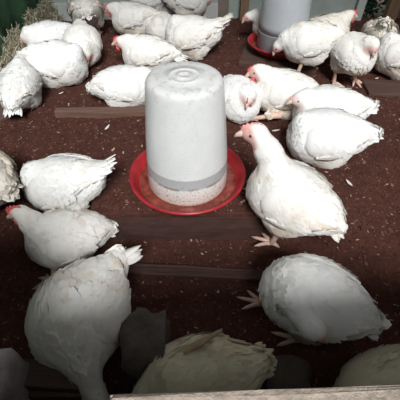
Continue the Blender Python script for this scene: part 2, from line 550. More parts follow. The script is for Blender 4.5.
q = np.stack([pick - d - sd, pick + d - sd * .6, pick + d + sd * .6, pick - d + sd], 1).reshape(-1, 3)
me = bpy.data.meshes.new('straw_stalks')
me.from_pydata(q.tolist(), [], np.arange(n * 4).reshape(n, 4).tolist())
a_ = me.attributes.new('tone', 'FLOAT', 'POINT'); a_.data.foreach_set('value', np.repeat(rs.uniform(0, 1, n), 4).astype(np.float32))
me.materials.append(M['straw'])
so = bpy.data.objects.new('straw_stalks', me); col.objects.link(so); so.parent = heap
tag(so, kind='stuff')

# ------------------------------------------------------------------ wooden step under the drinker
st = empty('wooden_step', ((STEP_X0 + STEP_X1) / 2, STEP_Y0, 0))
tag(st, 'low dark wooden step under the white drinker, dusted with litter', 'step')
hx = (STEP_X1 - STEP_X0) / 2
bm_obj('front_board', box_bm(-hx + .006, hx - .006, 0.004, 0.026, 0.0, 0.1045, 0.003, jit=0.0008, cuts=5), M['wood_step'], st)
bm_obj('side_board', box_bm(hx - .026, hx - .004, 0.027, 0.36, 0.0, 0.104, 0.003), M['wood_step'], st)
for k in range(3):
    y0 = 0.0 + k * 0.1225
    bm_obj('top_plank', box_bm(-hx, hx, y0, y0 + 0.121, 0.105, STEP_Z, 0.005, jit=0.001, seed=k, cuts=4), M['litter'], st)
# low plank lying on the floor in front of the step
a = Vector((-0.2106, 0.5340, 0.0200)); b_ = Vector((0.1802, 0.5089, 0.0200))
pl = bm_obj('floor_plank', box_bm(-0.205, 0.205, -0.016, 0.016, 0.0, 0.010, 0.003, jit=0.001, cuts=3), M['wood_dark'])
pl.location = ((a.x + b_.x) / 2, (a.y + b_.y) / 2, 0.006); pl.rotation_euler = (0, 0, math.atan2(b_.y - a.y, b_.x - a.x))
tag(pl, 'thin dark plank lying on the floor in front of the wooden step', 'plank')

# batten across the floor behind the drinker's left side
a = Vector((-0.5270, 1.1237, 0.1400)); b_ = Vector((-0.0366, 1.1374, 0.1400))
L = (b_ - a).length
bt = bm_obj('floor_batten', box_bm(-L / 2, L / 2, -0.016, 0.016, 0.0, 0.034, 0.003, jit=0.001, cuts=4), M['wood_batten'])
mid = (a + b_) / 2
bt.location = (mid.x, mid.y, 0.108); bt.rotation_euler = (0, 0, math.atan2(b_.y - a.y, b_.x - a.x))
tag(bt, 'narrow brown wooden batten lying across the litter left of the white drinker', 'batten')

# flat boards half buried at the left and right edges
def flat_board(cx, cy, L, W, rz, label, mat=M['wood_board']):
    z = float(max(floor_h(cx + dx, cy + dy) for dx in (-.05, 0, .05) for dy in (-.05, 0, .05)))
    o = bm_obj('flat_board', box_bm(-L / 2, L / 2, -W / 2, W / 2, 0, 0.014, 0.003, jit=0.0008, cuts=3), mat)
    o.location = (cx, cy, z - 0.003); o.rotation_euler = (0, 0, rz)
    tag(o, label, 'board')
    return o
c = Vector((-0.7265, 1.1024, 0.1200))
flat_board(c.x - 0.075, c.y - 0.0, 0.36, 0.16, R(48), 'worn flat board at the left edge under the tail of a resting chicken')
c = Vector((0.7541, 1.2919, 0.1200))
flat_board(c.x + 0.03, c.y + 0.03, 0.22, 0.12, R(-4), 'short flat board on the litter at the right edge in front of the standing chickens', M['wood_dark'])

# ------------------------------------------------------------------ drinkers
def drinker(name, loc, label, grey=False, s=1.0):
    t = empty(name, loc)
    tag(t, label, 'drinker')
    # tray: outer skirt, rolled rim, trough, centre plate
    prof = [(0.100, 0.0), (0.118, 0.002), (0.150, 0.030), (0.158, 0.040), (0.162, 0.043), (0.1635, 0.047), (0.161, 0.050), (0.157, 0.049),
            (0.150, 0.041), (0.138, 0.022), (0.126, 0.014), (0.112, 0.014), (0.108, 0.018)]
    v, f = lathe([(r * s, z * s) for r, z in prof], 64)
    mesh_obj('tray', v, f, M['red'], t)
    v, f = lathe([(0.100 * s, 0.021 * s), (0.1375 * s, 0.0225 * s)], 64, False, False)
    mesh_obj('water', v, f, M['water'], t)
    if not grey:
        prof = [(0.1100, 0.0), (0.1110, 0.010), (0.1105, 0.030), (0.1100, 0.058), (0.1090, 0.062), (0.1085, 0.085), (0.1060, 0.120), (0.1020, 0.17),
                (0.0970, 0.22), (0.0922, 0.270), (0.0900, 0.292), (0.0880, 0.300), (0.0850, 0.3055), (0.080, 0.3085), (0.074, 0.3100), (0.058, 0.3110),
                (0.036, 0.3117), (0.0350, 0.3127), (0.0325, 0.3127), (0.031, 0.3117), (0.0170, 0.3120), (0.0160, 0.3135), (0.0120, 0.3135), (0.0105, 0.3120)]
        v, f = lathe([(r * s, z * s) for r, z in prof], 72)
        j = mesh_obj('jar', v, f, M['jar'], t)
        j.location.z = 0.019 * s
    else:
        v, f = lathe([(r * s, z * s) for r, z in [(0.112, 0.0), (0.116, 0.012), (0.117, 0.075), (0.1175, 0.080), (0.117, 0.085)]], 64)
        b0 = mesh_obj('jar_base', v, f, M['greyjar_dark'], t); b0.location.z = 0.019 * s
        v, f = lathe([(r * s, z * s) for r, z in [(0.1155, 0.085), (0.115, 0.12), (0.111, 0.20), (0.107, 0.28), (0.102, 0.305), (0.090, 0.317), (0.03, 0.322)]], 64)
        j = mesh_obj('jar', v, f, M['greyjar'], t); j.location.z = 0.019 * s
    for o in t.children:
        if o.name.startswith('tray'): o.location.z = 0.0005
    return t
pd = Vector((-0.0351, 0.7448, 0.1720))
drinker('poultry_drinker', (pd.x, pd.y, STEP_Z + 0.001), 'white plastic bell drinker in a red tray on the wooden step')
p2d = Vector((0.3718, 1.6563, 0.1650))
fz = float(floor_h(p2d.x, p2d.y))
bb = bm_obj('base_board', box_bm(-0.17, 0.17, -0.15, 0.15, 0.0, 0.02, 0.003), M['wood_dark'])
bb.location = (p2d.x, p2d.y - 0.02, fz); bb.rotation_euler = (0, 0, R(-14))
tag(bb, 'dark wooden board under the grey drinker at the back', 'board')
drinker('poultry_drinker', (p2d.x, p2d.y, fz + 0.021), 'tall grey bell drinker in a red tray near the back wall', grey=True, s=0.93)

# ------------------------------------------------------------------ chickens
def sd_ell(P, c, r, Rm=None):
    q = P - np.array(c)
    if Rm is not None: q = q @ Rm
    r = np.array(r)
    k0 = np.linalg.norm(q / r, axis=-1)
    k1 = np.linalg.norm(q / (r * r), axis=-1)
    return k0 * (k0 - 1) / np.maximum(k1, 1e-9)

def sd_cone(P, a, b, ra, rb):
    a = np.array(a); b = np.array(b)
    ab = b - a
    t = np.clip(((P - a) @ ab) / (ab @ ab), 0, 1)
    return np.linalg.norm(P - (a + t[..., None] * ab), axis=-1) - (ra + (rb - ra) * t)

def smin(a, b, k):
    h = np.clip(0.5 + 0.5 * (b - a) / k, 0, 1)
    return b + (a - b) * h - k * h * (1 - h)

def roty(a):
    c, s = math.cos(a), math.sin(a)
    return np.array([[c, 0, s], [0, 1, 0], [-s, 0, c]])

def rotz(a):
    c, s = math.cos(a), math.sin(a)
    return np.array([[c, -s, 0], [s, c, 0], [0, 0, 1]])

def rotx(a):
    c, s = math.cos(a), math.sin(a)
    return np.array([[1, 0, 0], [0, c, -s], [0, s, c]])

def surface_nets(fn, lo, hi, h):
    n = np.maximum(np.ceil((np.array(hi) - np.array(lo)) / h).astype(int), 4)
    ax = [lo[i] + h * np.arange(n[i] + 1) for i in range(3)]
    G = np.stack(np.meshgrid(*ax, indexing='ij'), -1)
    D = fn(G.reshape(-1, 3)).reshape(G.shape[:3])
    S = D < 0
    acc = np.zeros(tuple(n) + (3,)); cnt = np.zeros(tuple(n))
    # edge crossings
    for axis in range(3):
        sl0 = [slice(None)] * 3; sl1 = [slice(None)] * 3
        sl0[axis] = slice(0, -1); sl1[axis] = slice(1, None)
        d0, d1 = D[tuple(sl0)], D[tuple(sl1)]
        cr = (d0 < 0) != (d1 < 0)
        with np.errstate(divide='ignore', invalid='ignore'):
            t = np.where(cr, d0 / (d0 - d1), 0)
        pos = G[tuple(sl0)].copy()
        pos[..., axis] += t * h
        pos = np.where(cr[..., None], pos, 0)
        oth = [a for a in range(3) if a != axis]
        for u in (0, 1):
            for w in (0, 1):
                s = [slice(None)] * 3
                s[oth[0]] = slice(u, u + n[oth[0]]); s[oth[1]] = slice(w, w + n[oth[1]])
                acc += pos[tuple(s)]; cnt += cr[tuple(s)]
    act = cnt > 0
    idx = -np.ones(tuple(n), int)
    idx[act] = np.arange(act.sum())
    V = acc[act] / cnt[act][:, None]
    faces = []
    for axis in range(3):
        oth = [(axis + 1) % 3, (axis + 2) % 3]
        sl0 = [slice(1, -1)] * 3; sl1 = [slice(1, -1)] * 3
        sl0[axis] = slice(0, -1); sl1[axis] = slice(1, None)
        s0, s1 = S[tuple(sl0)], S[tuple(sl1)]
        cr = np.argwhere(s0 != s1)
        if len(cr) == 0: continue
        flip = s1[tuple(cr.T)]
        base = cr.copy()
        base[:, oth[0]] += 1; base[:, oth[1]] += 1      # grid vertex index of the edge start
        def cell(du, dv):
            c = base.copy(); c[:, oth[0]] -= du; c[:, oth[1]] -= dv
            return idx[tuple(c.T)]
        q = np.stack([cell(1, 1), cell(0, 1), cell(0, 0), cell(1, 0)], 1)
        q[flip] = q[flip][:, ::-1]
        faces.append(q)
    return V, np.concatenate(faces)

def blade(root, d, side, nrm, L, W, curve=0.0, seg=5, camber=0.15, t=0.0012):
    """a feather vane with real thickness; returns verts, faces"""
    root, d, side, nrm = map(np.array, (root, d, side, nrm))
    prof = [0.30, 0.75, 1.0, 0.95, 0.70, 0.12]
    top, bot = [], []
    for i in range(seg + 1):
        u = i / seg
        w = W * np.interp(u, np.linspace(0, 1, 6), prof)
        c = root + d * L * u + nrm * curve * u * u * L
        for sgn in (-1, 0, 1):
            p = c + side * sgn * w - nrm * abs(sgn) * camber * w
            top.append(p + nrm * t * .5); bot.append(p - nrm * t * .5)
    v = top + bot; nb = len(top)
    f = []
    for i in range(seg):
        for k in (0, 1):
            a = i * 3 + k
            f.append((a, a + 1, a + 4, a + 3))
            f.append((nb + a, nb + a + 3, nb + a + 4, nb + a + 1))
        for k, o_ in ((0, 1), (2, 0)):
            a = i * 3 + k
            q = (a, a + 3, nb + a + 3, nb + a)
            f.append(q if o_ else q[::-1])
    e = seg * 3
    f.append((e, e + 1, nb + e + 1, nb + e)); f.append((e + 1, e + 2, nb + e + 2, nb + e + 1))
    return v, f

def norm(v):
    v = np.asarray(v, float)
    return v / np.maximum(np.linalg.norm(v, axis=-1, keepdims=True), 1e-9)

def build_mesh(name, V, F, mat, parent, attrs=None):
    me = bpy.data.meshes.new(name)
    me.from_pydata(np.asarray(V).tolist(), [], [list(map(int, q)) for q in F])
    me.polygons.foreach_set('use_smooth', np.ones(len(me.polygons), bool))
    for k, a in (attrs or {}).items():
        at_ = me.attributes.new(k, 'FLOAT', 'POINT')
        at_.data.foreach_set('value', np.asarray(a, np.float32))
    me.materials.append(mat)
    o = bpy.data.objects.new(name, me)
    col.objects.link(o); o.parent = parent
    return o

def feather_cards(P, N, flow, Ln, seed, lift=1.0):
    g = np.random.default_rng(seed)
    n = len(P)
    fl = flow - N * np.sum(flow * N, 1)[:, None]
    fl = norm(fl + g.normal(0, 0.12, (n, 3)))
    fl = norm(fl - N * np.sum(fl * N, 1)[:, None])
    sd = np.cross(N, fl)
    L = Ln * g.uniform(0.8, 1.25, n); W = L * g.uniform(0.26, 0.36, n)
    lf = lift * g.uniform(0.5, 1.5, n)
    rows = [(0.0, .45, -.0012), (.45, 1.0, .0016), (.8, .75, .0030), (1.0, 0.0, .0032)]
    out = []
    for u, w, z in rows:
        c = P + fl * (L * u)[:, None] + N * (z * np.where(z > 0, lf, 1) - 1.2 * (L * u) ** 2)[:, None]
        if w > 0:
            out += [c - sd * (W * w)[:, None] - N * 0.0006, c + sd * (W * w)[:, None] - N * 0.0006]
        else:
            out.append(c)
    V = np.stack(out, 1).reshape(-1, 3)
    b = np.arange(n)[:, None] * 7
    F = [list(r) for r in np.concatenate([b + [0, 1, 3, 2], b + [2, 3, 5, 4]])] + [list(r) for r in b + [4, 5, 6]]
    return V, F

VOX = 0.0062
HS = 1.27          # head size against the body
SIZE = 0.86        # overall size of the young birds
def chicken(label, pos, heading, s=1.0, hc=0.088, pitch=0.0, head=(0.13, 0, 0.10), hyaw=0, hpitch=-10, roll=0,
            feet=None, tail_up=20, tail_len=1.0, mat='feather', comb=1.0, comb_mat='comb', soil=0.3, wing=1.0, wing_drop=0.0, wing_out=0.0,
            fat=1.0, seed=0, group='white broiler chickens', tail_mat=None, neck_r=1.0, raised_quill=None, nfeather=1700, flatten=True, tail_yaw=0, nmid=None, skin=1.0):
    """one bird; +X is forward in its own frame, the Empty stands on the litter under its body"""
    g = np.random.default_rng(100 + seed)
    t = empty('chicken', pos, R(heading))
    tag(t, label, 'chicken', group)
    Rp = roty(-R(pitch)) @ rotx(R(roll))
    C = np.array([0, 0, hc])
    toL = lambda P: (np.asarray(P) @ Rp.T) * s + C           # body frame -> bird frame
    toB = lambda P: ((np.asarray(P) - C) / s) @ Rp
    H = toB(np.array(head) * s + C)                          # head centre in the body frame
    Hr_l = rotz(R(hyaw)) @ roty(-R(hpitch))                  # head axes in the bird frame
    Hr = Rp.T @ Hr_l
    ty = 0.05 * math.tan(R(tail_yaw))
    N0 = np.array([0.068, 0, 0.034])
    mid = (N0 + H) / 2 + np.array([0.012, 0, 0.006]) - Hr[:, 0] * 0.012
    if nmid is not None: mid = np.array(nmid)
    Hb = H - Hr[:, 0] * 0.008
    def body(P):
        d = sd_ell(P, (0.0, 0, 0.002), (0.114, 0.094 * fat, 0.090))
        d = smin(d, sd_ell(P, (0.046, 0, -0.018), (0.080, 0.084 * fat, 0.080)), 0.03)
        d = smin(d, sd_ell(P, (-0.076, 0.2 * ty, 0.010), (0.070, 0.070 * fat, 0.064)), 0.03)
        d = smin(d, sd_ell(P, (-0.128, ty, 0.026 + 0.0010 * tail_up), (0.044, 0.038, 0.026), roty(R(tail_up))), 0.03)
        for sg in (-1, 1):
            d = smin(d, sd_ell(P, (-0.020, sg * 0.050 * fat, -0.052), (0.058, 0.036, 0.050)), 0.02)
        return d
    def full(P):
        d = body(P)
        d = smin(d, sd_cone(P, N0, mid, 0.050 * neck_r, 0.034 * neck_r), 0.035)
        d = smin(d, sd_cone(P, mid, Hb, 0.033 * neck_r, 0.021 * HS), 0.018)
        d = smin(d, sd_ell(P, H, (0.027 * HS, 0.0185 * HS, 0.0205 * HS), Hr), 0.010)
        if feet:
            for (fx, fy, fz) in feet:
                sg = 1 if fy > 0 else -1
                k = toB(np.array([fx - 0.012, fy, fz + 0.075]) if hc > 0.12 * s else np.array([fx - .05, fy, fz + .03]))
                d = smin(d, sd_cone(P, (-0.012, sg * 0.045, -0.055), k, 0.034, 0.013), 0.018)
        if flatten:
            zw = ((P @ Rp.T) * s + C)[:, 2] / s
            d = np.maximum(d, 0.002 - zw)
        return d
    lo = np.minimum.reduce([np.array([-0.21, -0.125 * fat, -0.125]), H - 0.05])
    hi = np.maximum.reduce([np.array([0.15, 0.125 * fat, 0.115]), H + 0.05])
    if feet: lo = np.minimum(lo, [-.21, -.13, -.2])
    V, F = surface_nets(full, lo, hi, VOX)
    def grad(P):
        e = 0.002
        return norm(np.stack([full(P + np.eye(3)[i] * e) - full(P - np.eye(3)[i] * e) for i in range(3)], 1))
    # low lumps so that the plumage is not perfectly round
    def lumps(P):
        return (0.0028 * np.sin(P[:, 0] * 55 + seed) * np.sin(P[:, 1] * 48 + 1.3 * seed) * np.cos(P[:, 2] * 52 + seed * .7)
                + 0.0012 * np.sin(P[:, 0] * 120 + 2 * seed) * np.cos(P[:, 2] * 130 + P[:, 1] * 90))
    hf_ = (V - H) @ Hr
    onhead = np.linalg.norm(V - H, axis=1) < 0.034
    Nv = grad(V)
    V2 = V + Nv * (lumps(V) * (np.linalg.norm(V - H, axis=1) > 0.045))[:, None]
    def skin_of(P):
        q = (P - H) @ Hr / HS
        return np.where(np.linalg.norm(P - H, axis=1) < 0.036 * HS,
                        smooth01(-0.006, 0.006, q[:, 0] + 0.25 * (0.006 - q[:, 2])) * smooth01(0.022, 0.012, q[:, 2] - 0.2 * q[:, 0]), 0) * 0.85 * skin
    def soil_of(P):
        return soil * smooth01(0.0, -0.075, P[:, 2] + 0.15 * P[:, 0]) * (np.linalg.norm(P - H, axis=1) > .05)
    bo = build_mesh('body', toL(V2), F, M[mat], t, {'skin': skin_of(V), 'soil': soil_of(V)})
    # ---- plumage
    spine = [np.array([-0.18, ty, 0.05]), np.array([-0.06, 0, 0.02]), N0, mid, H]
    def flow_of(P):
        best = np.full(len(P), 9.0); fl = np.zeros_like(P)
        for i in range(4):
            a, b = spine[i], spine[i + 1]
            ab = b - a
            tt = np.clip(((P - a) @ ab) / (ab @ ab), 0, 1)
            dd = np.linalg.norm(P - (a + tt[:, None] * ab), axis=1) - (0.05 if i < 2 else 0)
            m = dd < best
            best[m] = dd[m]; fl[m] = -norm(ab)
        return fl
    A = V2[F[:, 0]]; Bv = V2[F[:, 1]]; Cv = V2[F[:, 2]]; Dv = V2[F[:, 3]]
    area = np.linalg.norm(np.cross(Cv - A, Dv - Bv), axis=1)
    pk = g.choice(len(F), nfeather, p=area / area.sum())
    w = g.dirichlet([1, 1, 1, 1], nfeather)
    P = A[pk] * w[:, :1] + Bv[pk] * w[:, 1:2] + Cv[pk] * w[:, 2:3] + Dv[pk] * w[:, 3:4]
    Nn = grad(P)
    dh = np.linalg.norm(P - H, axis=1)
    Nw = Nn @ Rp.T
    zw = toL(P)[:, 2]
    ok = (skin_of(P) < 0.15) & ~((Nw[:, 2] < -0.6)) & (zw > 0.006)
    P, Nn, dh = P[ok], Nn[ok], dh[ok]
    Ln = np.where(dh < 0.035, 0.008, np.where(dh < 0.085, 0.014, np.where(P[:, 0] < -0.06, 0.036, 0.028)))
    PV, PF = feather_cards(P, Nn, flow_of(P), Ln, 500 + seed, np.where((dh < 0.11) | (P[:, 0] > 0.07), 0.35, 1.0))
    # ---- wings: shells and long feathers that follow the body's side
    def rad_at(x, ph, sg):
        rr_ = np.linspace(0.14, 0.02, 61)
        dirs = np.stack([np.zeros_like(ph), sg * np.cos(ph), np.sin(ph)], -1)
        Q = np.stack([x, np.zeros_like(x), np.where(x < -0.05, 0.01 - 0.15 * (x + 0.05), 0.01)], -1)[:, None, :] + dirs[:, None, :] * rr_[None, :, None]
        D = full(Q.reshape(-1, 3)).reshape(len(x), len(rr_)) if False else body(Q.reshape(-1, 3)).reshape(len(x), len(rr_))
        ins = D < 0
        k = np.argmax(ins, 1)
        r0 = np.where(ins.any(1), rr_[k], 0.03)
        # linear refinement
        kk = np.clip(k - 1, 0, 59); d1 = D[np.arange(len(x)), k]; d0 = D[np.arange(len(x)), kk]
        fr = np.where((k > 0) & (d0 > 0), d1 / np.minimum(d1 - d0, -1e-9), 0)
        return np.maximum(r0 + fr * 0.002, 0.034)
    def wpt(x, ph, off, sg):
        r = rad_at(x, ph, sg) + off
        return np.stack([x, sg * r * np.cos(ph), np.where(x < -0.05, 0.01 - 0.15 * (x + 0.05), 0.01) + r * np.sin(ph)], 1)
    extra = [(PV, PF)]
    for sg in (-1, 1):
        nu, nv = 20, 11
        uu, vv = np.meshgrid(np.linspace(0, 1, nu), np.linspace(-1, 1, nv), indexing='ij')
        u = uu.ravel(); v = vv.ravel()
        hh = R(40) * (1 - u ** 2.6) ** 0.7 * np.minimum(1, (u + 0.02) / 0.20) ** 0.5 + 0.02
        x = 0.082 - 0.185 * u
        ph = R(14) - wing_drop * u * R(22) + v * hh + R(8) * u
        edge = np.sqrt(np.maximum(0, 1 - v ** 2)) * np.minimum(1, u / 0.12) ** .5
        off = -0.003 + wing * (0.0165 * edge * (0.75 + 0.35 * u)) + wing_out * u * u
        Wv = wpt(x, ph, off, sg)
        Wb = wpt(x, ph, np.full(len(x), -0.012), sg)
        wf_ = []
        nW = nu * nv
        for i in range(nu - 1):
            for j in range(nv - 1):
                a = i * nv + j
                q = (a, a + 1, a + nv + 1, a + nv)
                wf_.append(q if sg < 0 else q[::-1])
        ring = [i * nv for i in range(nu)] + [(nu - 1) * nv + j for j in range(1, nv)] + [i * nv + nv - 1 for i in range(nu - 2, -1, -1)] + [j for j in range(nv - 2, 0, -1)]
        for i in range(len(ring)):
            a, b = ring[i], ring[(i + 1) % len(ring)]
            q = (a, b, nW + b, nW + a)
            wf_.append(q if sg > 0 else q[::-1])
        WV = np.concatenate([Wv, Wb])
        blades = []
        nbl = 9
        for k in range(nbl):
            f_ = k / (nbl - 1)
            x0 = 0.032 - 0.080 * f_; Lb = 0.078 + 0.024 * f_
            p0 = R(14) - R(30) * (1 - f_) * 0.95 - wing_drop * R(10); p1 = R(14) + R(-20 + 36 * f_) - wing_drop * R(20)
            sg_n = 7
            uu_ = np.linspace(0, 1, sg_n)
            xc = x0 - Lb * uu_; pc = p0 + (p1 - p0) * uu_
            wprof = np.interp(uu_, [0, .2, .5, .8, .95, 1], [.4, .85, 1, .9, .55, .1]) * 0.0125
            rr0 = rad_at(xc, pc, sg)
            lift_ = 0.0120 + 0.0016 * (k % 2) - 0.0006 * k + wing_out * uu_ * 0.8
            rows = []
            for w_ in (-1, 0, 1):
                rows.append(wpt(xc, pc + w_ * wprof / np.maximum(rr0, .05), lift_ - abs(w_) * 0.0025 + 0.0012 * w_, sg))
            top = np.stack(rows, 1).reshape(-1, 3)
            ctr = np.array([0, 0, 0.01])
            outn = norm((top - ctr) * np.array([0.2, 1, 1]))
            bot = top - outn * 0.0016
            bv_ = np.concatenate([top, bot]); nb = len(top); bf_ = []
            for i in range(sg_n - 1):
                for j in (0, 1):
                    a = i * 3 + j
                    q1 = (a, a + 1, a + 4, a + 3); q2 = (nb + a, nb + a + 3, nb + a + 4, nb + a + 1)
                    bf_ += [q1 if sg < 0 else q1[::-1], q2 if sg < 0 else q2[::-1]]
                for j, fl_ in ((0, 1), (2, 0)):
                    a = i * 3 + j
                    q1 = (a, a + 3, nb + a + 3, nb + a)
                    bf_.append(q1 if (fl_ == 1) == (sg < 0) else q1[::-1])
            blades.append((bv_.tolist(), bf_))
        bv, bf = join_vf(blades)
        allV = np.concatenate([WV, np.array(bv)]); allF = wf_ + [tuple(i + len(WV) for i in q) for q in bf]
        so_ = np.concatenate([(0.25 + 0.6 * soil) * np.clip(u * 0.6 + 0.4 * (v < -.5), 0, 1), np.zeros(nW), np.tile(np.repeat(np.linspace(0.10, 0.5 * soil + .40, 7), 3), 2 * nbl)])
        build_mesh('wing', toL(allV), allF, M[mat], t, {'skin': np.zeros(len(allV)), 'soil': so_})
        # coverts on the wing
        nc = 150
        ki = g.integers(0, nu - 5, nc); kj = g.integers(1, nv - 1, nc)
        cP = Wv[ki * nv + kj] + (Wv[(ki + 1) * nv + kj] - Wv[ki * nv + kj]) * g.uniform(0, 1, nc)[:, None] + (Wv[ki * nv + kj - 1] - Wv[ki * nv + kj]) * g.uniform(0, 1, nc)[:, None]
        cN = norm((cP - np.array([0, 0, 0.01])) * np.array([0.25, 1, 1]))
        cf = np.tile(np.array([[-1.0, 0, -0.12]]), (nc, 1))
        extra.append(feather_cards(cP, cN, cf, np.full(nc, 0.026), 900 + seed + sg))
    PVv, PFf = [], []
    bse = 0
    for v_, f_ in extra:
        PVv.append(v_); PFf += [[i + bse for i in q] for q in f_]; bse += len(v_)
    PVv = np.concatenate(PVv)
    fr_ = np.repeat(np.clip(g.normal(-0.12, 0.22, len(PVv) // 7), 0, .55), 7)
    po = build_mesh('plumage', toL(PVv), PFf, M[mat], t, {'skin': np.zeros(len(PVv)), 'soil': np.clip(soil_of(PVv) + fr_ * (0.5 + soil), 0, 1)})
    tag(po, kind='stuff')
    # ---- tail
    tb = []
    tu = R(tail_up)
    for k in range(9):
        f_ = (k - 4) / 4
        dirv = norm(np.array([-math.cos(tu), 0.45 * f_ + math.tan(R(tail_yaw)), math.sin(tu) + 0.10 * (1 - abs(f_)) + g.normal(0, .06)]))
        rt = np.array([-0.130, ty + 0.020 * f_, 0.030 + 0.0012 * tail_up + 0.006 * (1 - abs(f_))])
        nr = norm(np.array([math.sin(tu), 0.5 * f_, math.cos(tu)])); sd_ = norm(np.cross(dirv, nr)); nr = np.cross(sd_, dirv)
        tb.append(blade(rt, dirv, sd_, nr, tail_len * (0.062 - 0.012 * abs(f_)) * g.uniform(.85, 1.15), 0.012, curve=-0.12))
    tv, tf = join_vf(tb)
    build_mesh('tail', toL(np.array(tv)), tf, M[tail_mat or mat], t, {'skin': np.zeros(len(tv)), 'soil': np.full(len(tv), .25 * soil)})
    if raised_quill:
        qb = []
        for k, (rt, dirv, L) in enumerate(raised_quill):
            dirv = norm(np.array(dirv)); nr = norm(np.cross(dirv, np.array([0, 1.0, 0.3]))); sd_ = np.cross(nr, dirv)
            qb.append(blade(rt, dirv, sd_, nr, L, 0.0095, curve=-0.15, seg=8))
        v_, f_ = join_vf(qb)
        build_mesh('raised_quills', toL(np.array(v_)), f_, M['feather_brown'], t)
    # ---- head furniture (built in the head frame)
    toH = lambda Q: toL(H + HS * np.asarray(Q) @ Hr.T)
    bk = [(0.020, 0, 0.000), (0.028, 0, -0.001), (0.036, 0, -0.004), (0.042, 0, -0.009)]
    v_, f_ = tube(bk, [0.0095, 0.0078, 0.0050, 0.0012], 10)
    build_mesh('beak', toH(np.array([list(a) for a in v_]) * np.array([1, .8, 1])), f_, M['beak'], t)
    if comb > 0:
        pr = [(0.028, .006), (0.026, .012), (.022, .015), (.019, .0125), (.014, .019), (.010, .015), (.004, .0205), (0.0, .0155), (-.006, .019), (-.010, .0145), (-.016, .015), (-.020, .010)]
        base = [(0.024, .004), (0.014, .011), (0.0, .014), (-.016, .006)]
        tops = [(x, 0.013 + (z - 0.006) * comb * 0.95) if z > .012 else (x, z + .004) for x, z in pr]
        n_ = len(tops)
        cv, cf = [], []
        for sy in (-1, 1):
            for x, z in tops: cv.append((x, sy * 0.0012, z))
            for x, z in tops: cv.append((x * .95, sy * 0.0030, 0.006))
        for q0 in (0, 2 * n_):
            for i in range(n_ - 1):
                f0 = (q0 + i, q0 + i + 1, q0 + n_ + i + 1, q0 + n_ + i)
                cf.append(f0 if q0 == 0 else f0[::-1])
        for i in range(n_ - 1):
            cf.append((i, 2 * n_ + i, 2 * n_ + i + 1, i + 1))
        build_mesh('comb', toH(np.array(cv)), cf, M[comb_mat], t)
        for sy in ((-1, 1) if comb_mat == 'comb' else ()):
            wv, wfc = tube([(.017, sy * .007, -.010), (.017, sy * .009, -.017), (.015, sy * .009, -.023 - .004 * comb), (.014, sy * .008, -.027 - .004 * comb)], [.004, .0062, .0058, .0015], 8)
            build_mesh('wattle', toH(np.array([list(a) for a in wv])), wfc, M[comb_mat], t)
    for sy in (-1, 1):
        bm = bmesh.new(); bmesh.ops.create_uvsphere(bm, u_segments=10, v_segments=6, radius=0.0042)
        ev = np.array([list(v.co) for v in bm.verts]) + np.array([0.007, sy * 0.0160, 0.004]); ef = [[v.index for v in f.verts] for f in bm.faces]
        bm.free()
        build_mesh('eye', toH(ev), ef, M['eye'], t)
    # ---- legs
    if feet:
        for k, (fx, fy, fz) in enumerate(feet):
            stand = hc > 0.12 * s
            hock = Vector((fx - 0.014, fy, fz + 0.080)) if stand else Vector((fx - 0.055, fy, fz + 0.024))
            up = Vector((fx * .5 - 0.005, fy * .95, max(hc - 0.06 * s, fz + .1))) if stand else Vector((fx - .10, fy, fz + .035))
            ank = Vector((fx, fy, fz + 0.010))
            v_, f_ = tube([up, hock, hock.lerp(ank, .5), ank, (fx, fy, fz + .004)], [0.013, 0.0095, 0.0078, 0.0085, 0.007], 8)
            lg = mesh_obj('leg', v_, f_, M['leg'], t)
            toes = []
            for a_, L_ in ((-34, .046), (0, .056), (34, .046), (180, .022)):
                dx, dy = math.cos(R(a_)), math.sin(R(a_))
                toes.append(tube([(fx, fy, fz + .008), (fx + dx * L_ * .4, fy + dy * L_ * .4, fz + .0095), (fx + dx * L_ * .8, fy + dy * L_ * .8, fz + .005), (fx + dx * L_ * 1.08, fy + dy * L_ * 1.08, fz + .002)],
                                 [.0072, .0058, .0048, .0014], 7))
            v_, f_ = join_vf(toes)
            mesh_obj('foot', v_, f_, M['leg'], lg)
    return t

BIRDS = []
def bird(label, spot, heading, hc=0.088, **k):
    s = k['s'] = k.get('s', 1.0) * SIZE
    k['seed'] = len(BIRDS) + 1
    b = chicken(label, (spot[0], spot[1], spot[2] + 0.001), heading, hc=hc * s, **k)
    BIRDS.append(b)
    return b

TUCK = dict(head=(0.105, 0, 0.075), hpitch=-25)
SIT, STAND = 0.084, 0.165
F2 = lambda x=0.02, w=0.045: [(x, w, 0), (x - 0.03, -w, 0)]

# --- foreground
bird('white chicken with raised head and pale comb standing at the right of the white drinker', (0.227, 0.616, 0.030), 152, hc=0.20, pitch=22,
     head=(0.135, 0.0, 0.176), hyaw=20, hpitch=-6, feet=[(0.015, 0.03, 0.0), (0.085, -0.045, 0.095)], tail_up=-14, comb=1.0, comb_mat='comb_pale', mat='feather', soil=1.0, wing_drop=0.5, s=1.0)
bird('white chicken with its head folded against its side at lower right of the drinker', (0.242, 0.383, 0.006), 160, hc=0.14, pitch=14, head=(-0.010, 0.112, 0.050), hyaw=178, hpitch=-35, neck_r=0.85, nmid=(0.066, 0.058, 0.046),
     feet=[(0.10, -0.01, 0.0), (0.0, 0.05, 0.0)], tail_up=-10, mat='feather_clean', comb=0.0, s=1.0, soil=0.3, skin=0.9)
bird('large white chicken feeding head down at lower left with fanned tail raised', (-0.252, 0.343, -0.001), 268, hc=0.150, pitch=4, head=(0.185, 0.075, -0.090), hyaw=10, hpitch=-65, nmid=(0.125, 0.045, -0.025),
     feet=[(-.02, 0.05, 0), (-.03, -0.05, 0)], tail_up=4, tail_yaw=48, tail_len=1.4, fat=1.2, mat='feather', comb=0.0, s=0.98, soil=0.35, neck_r=0.85)
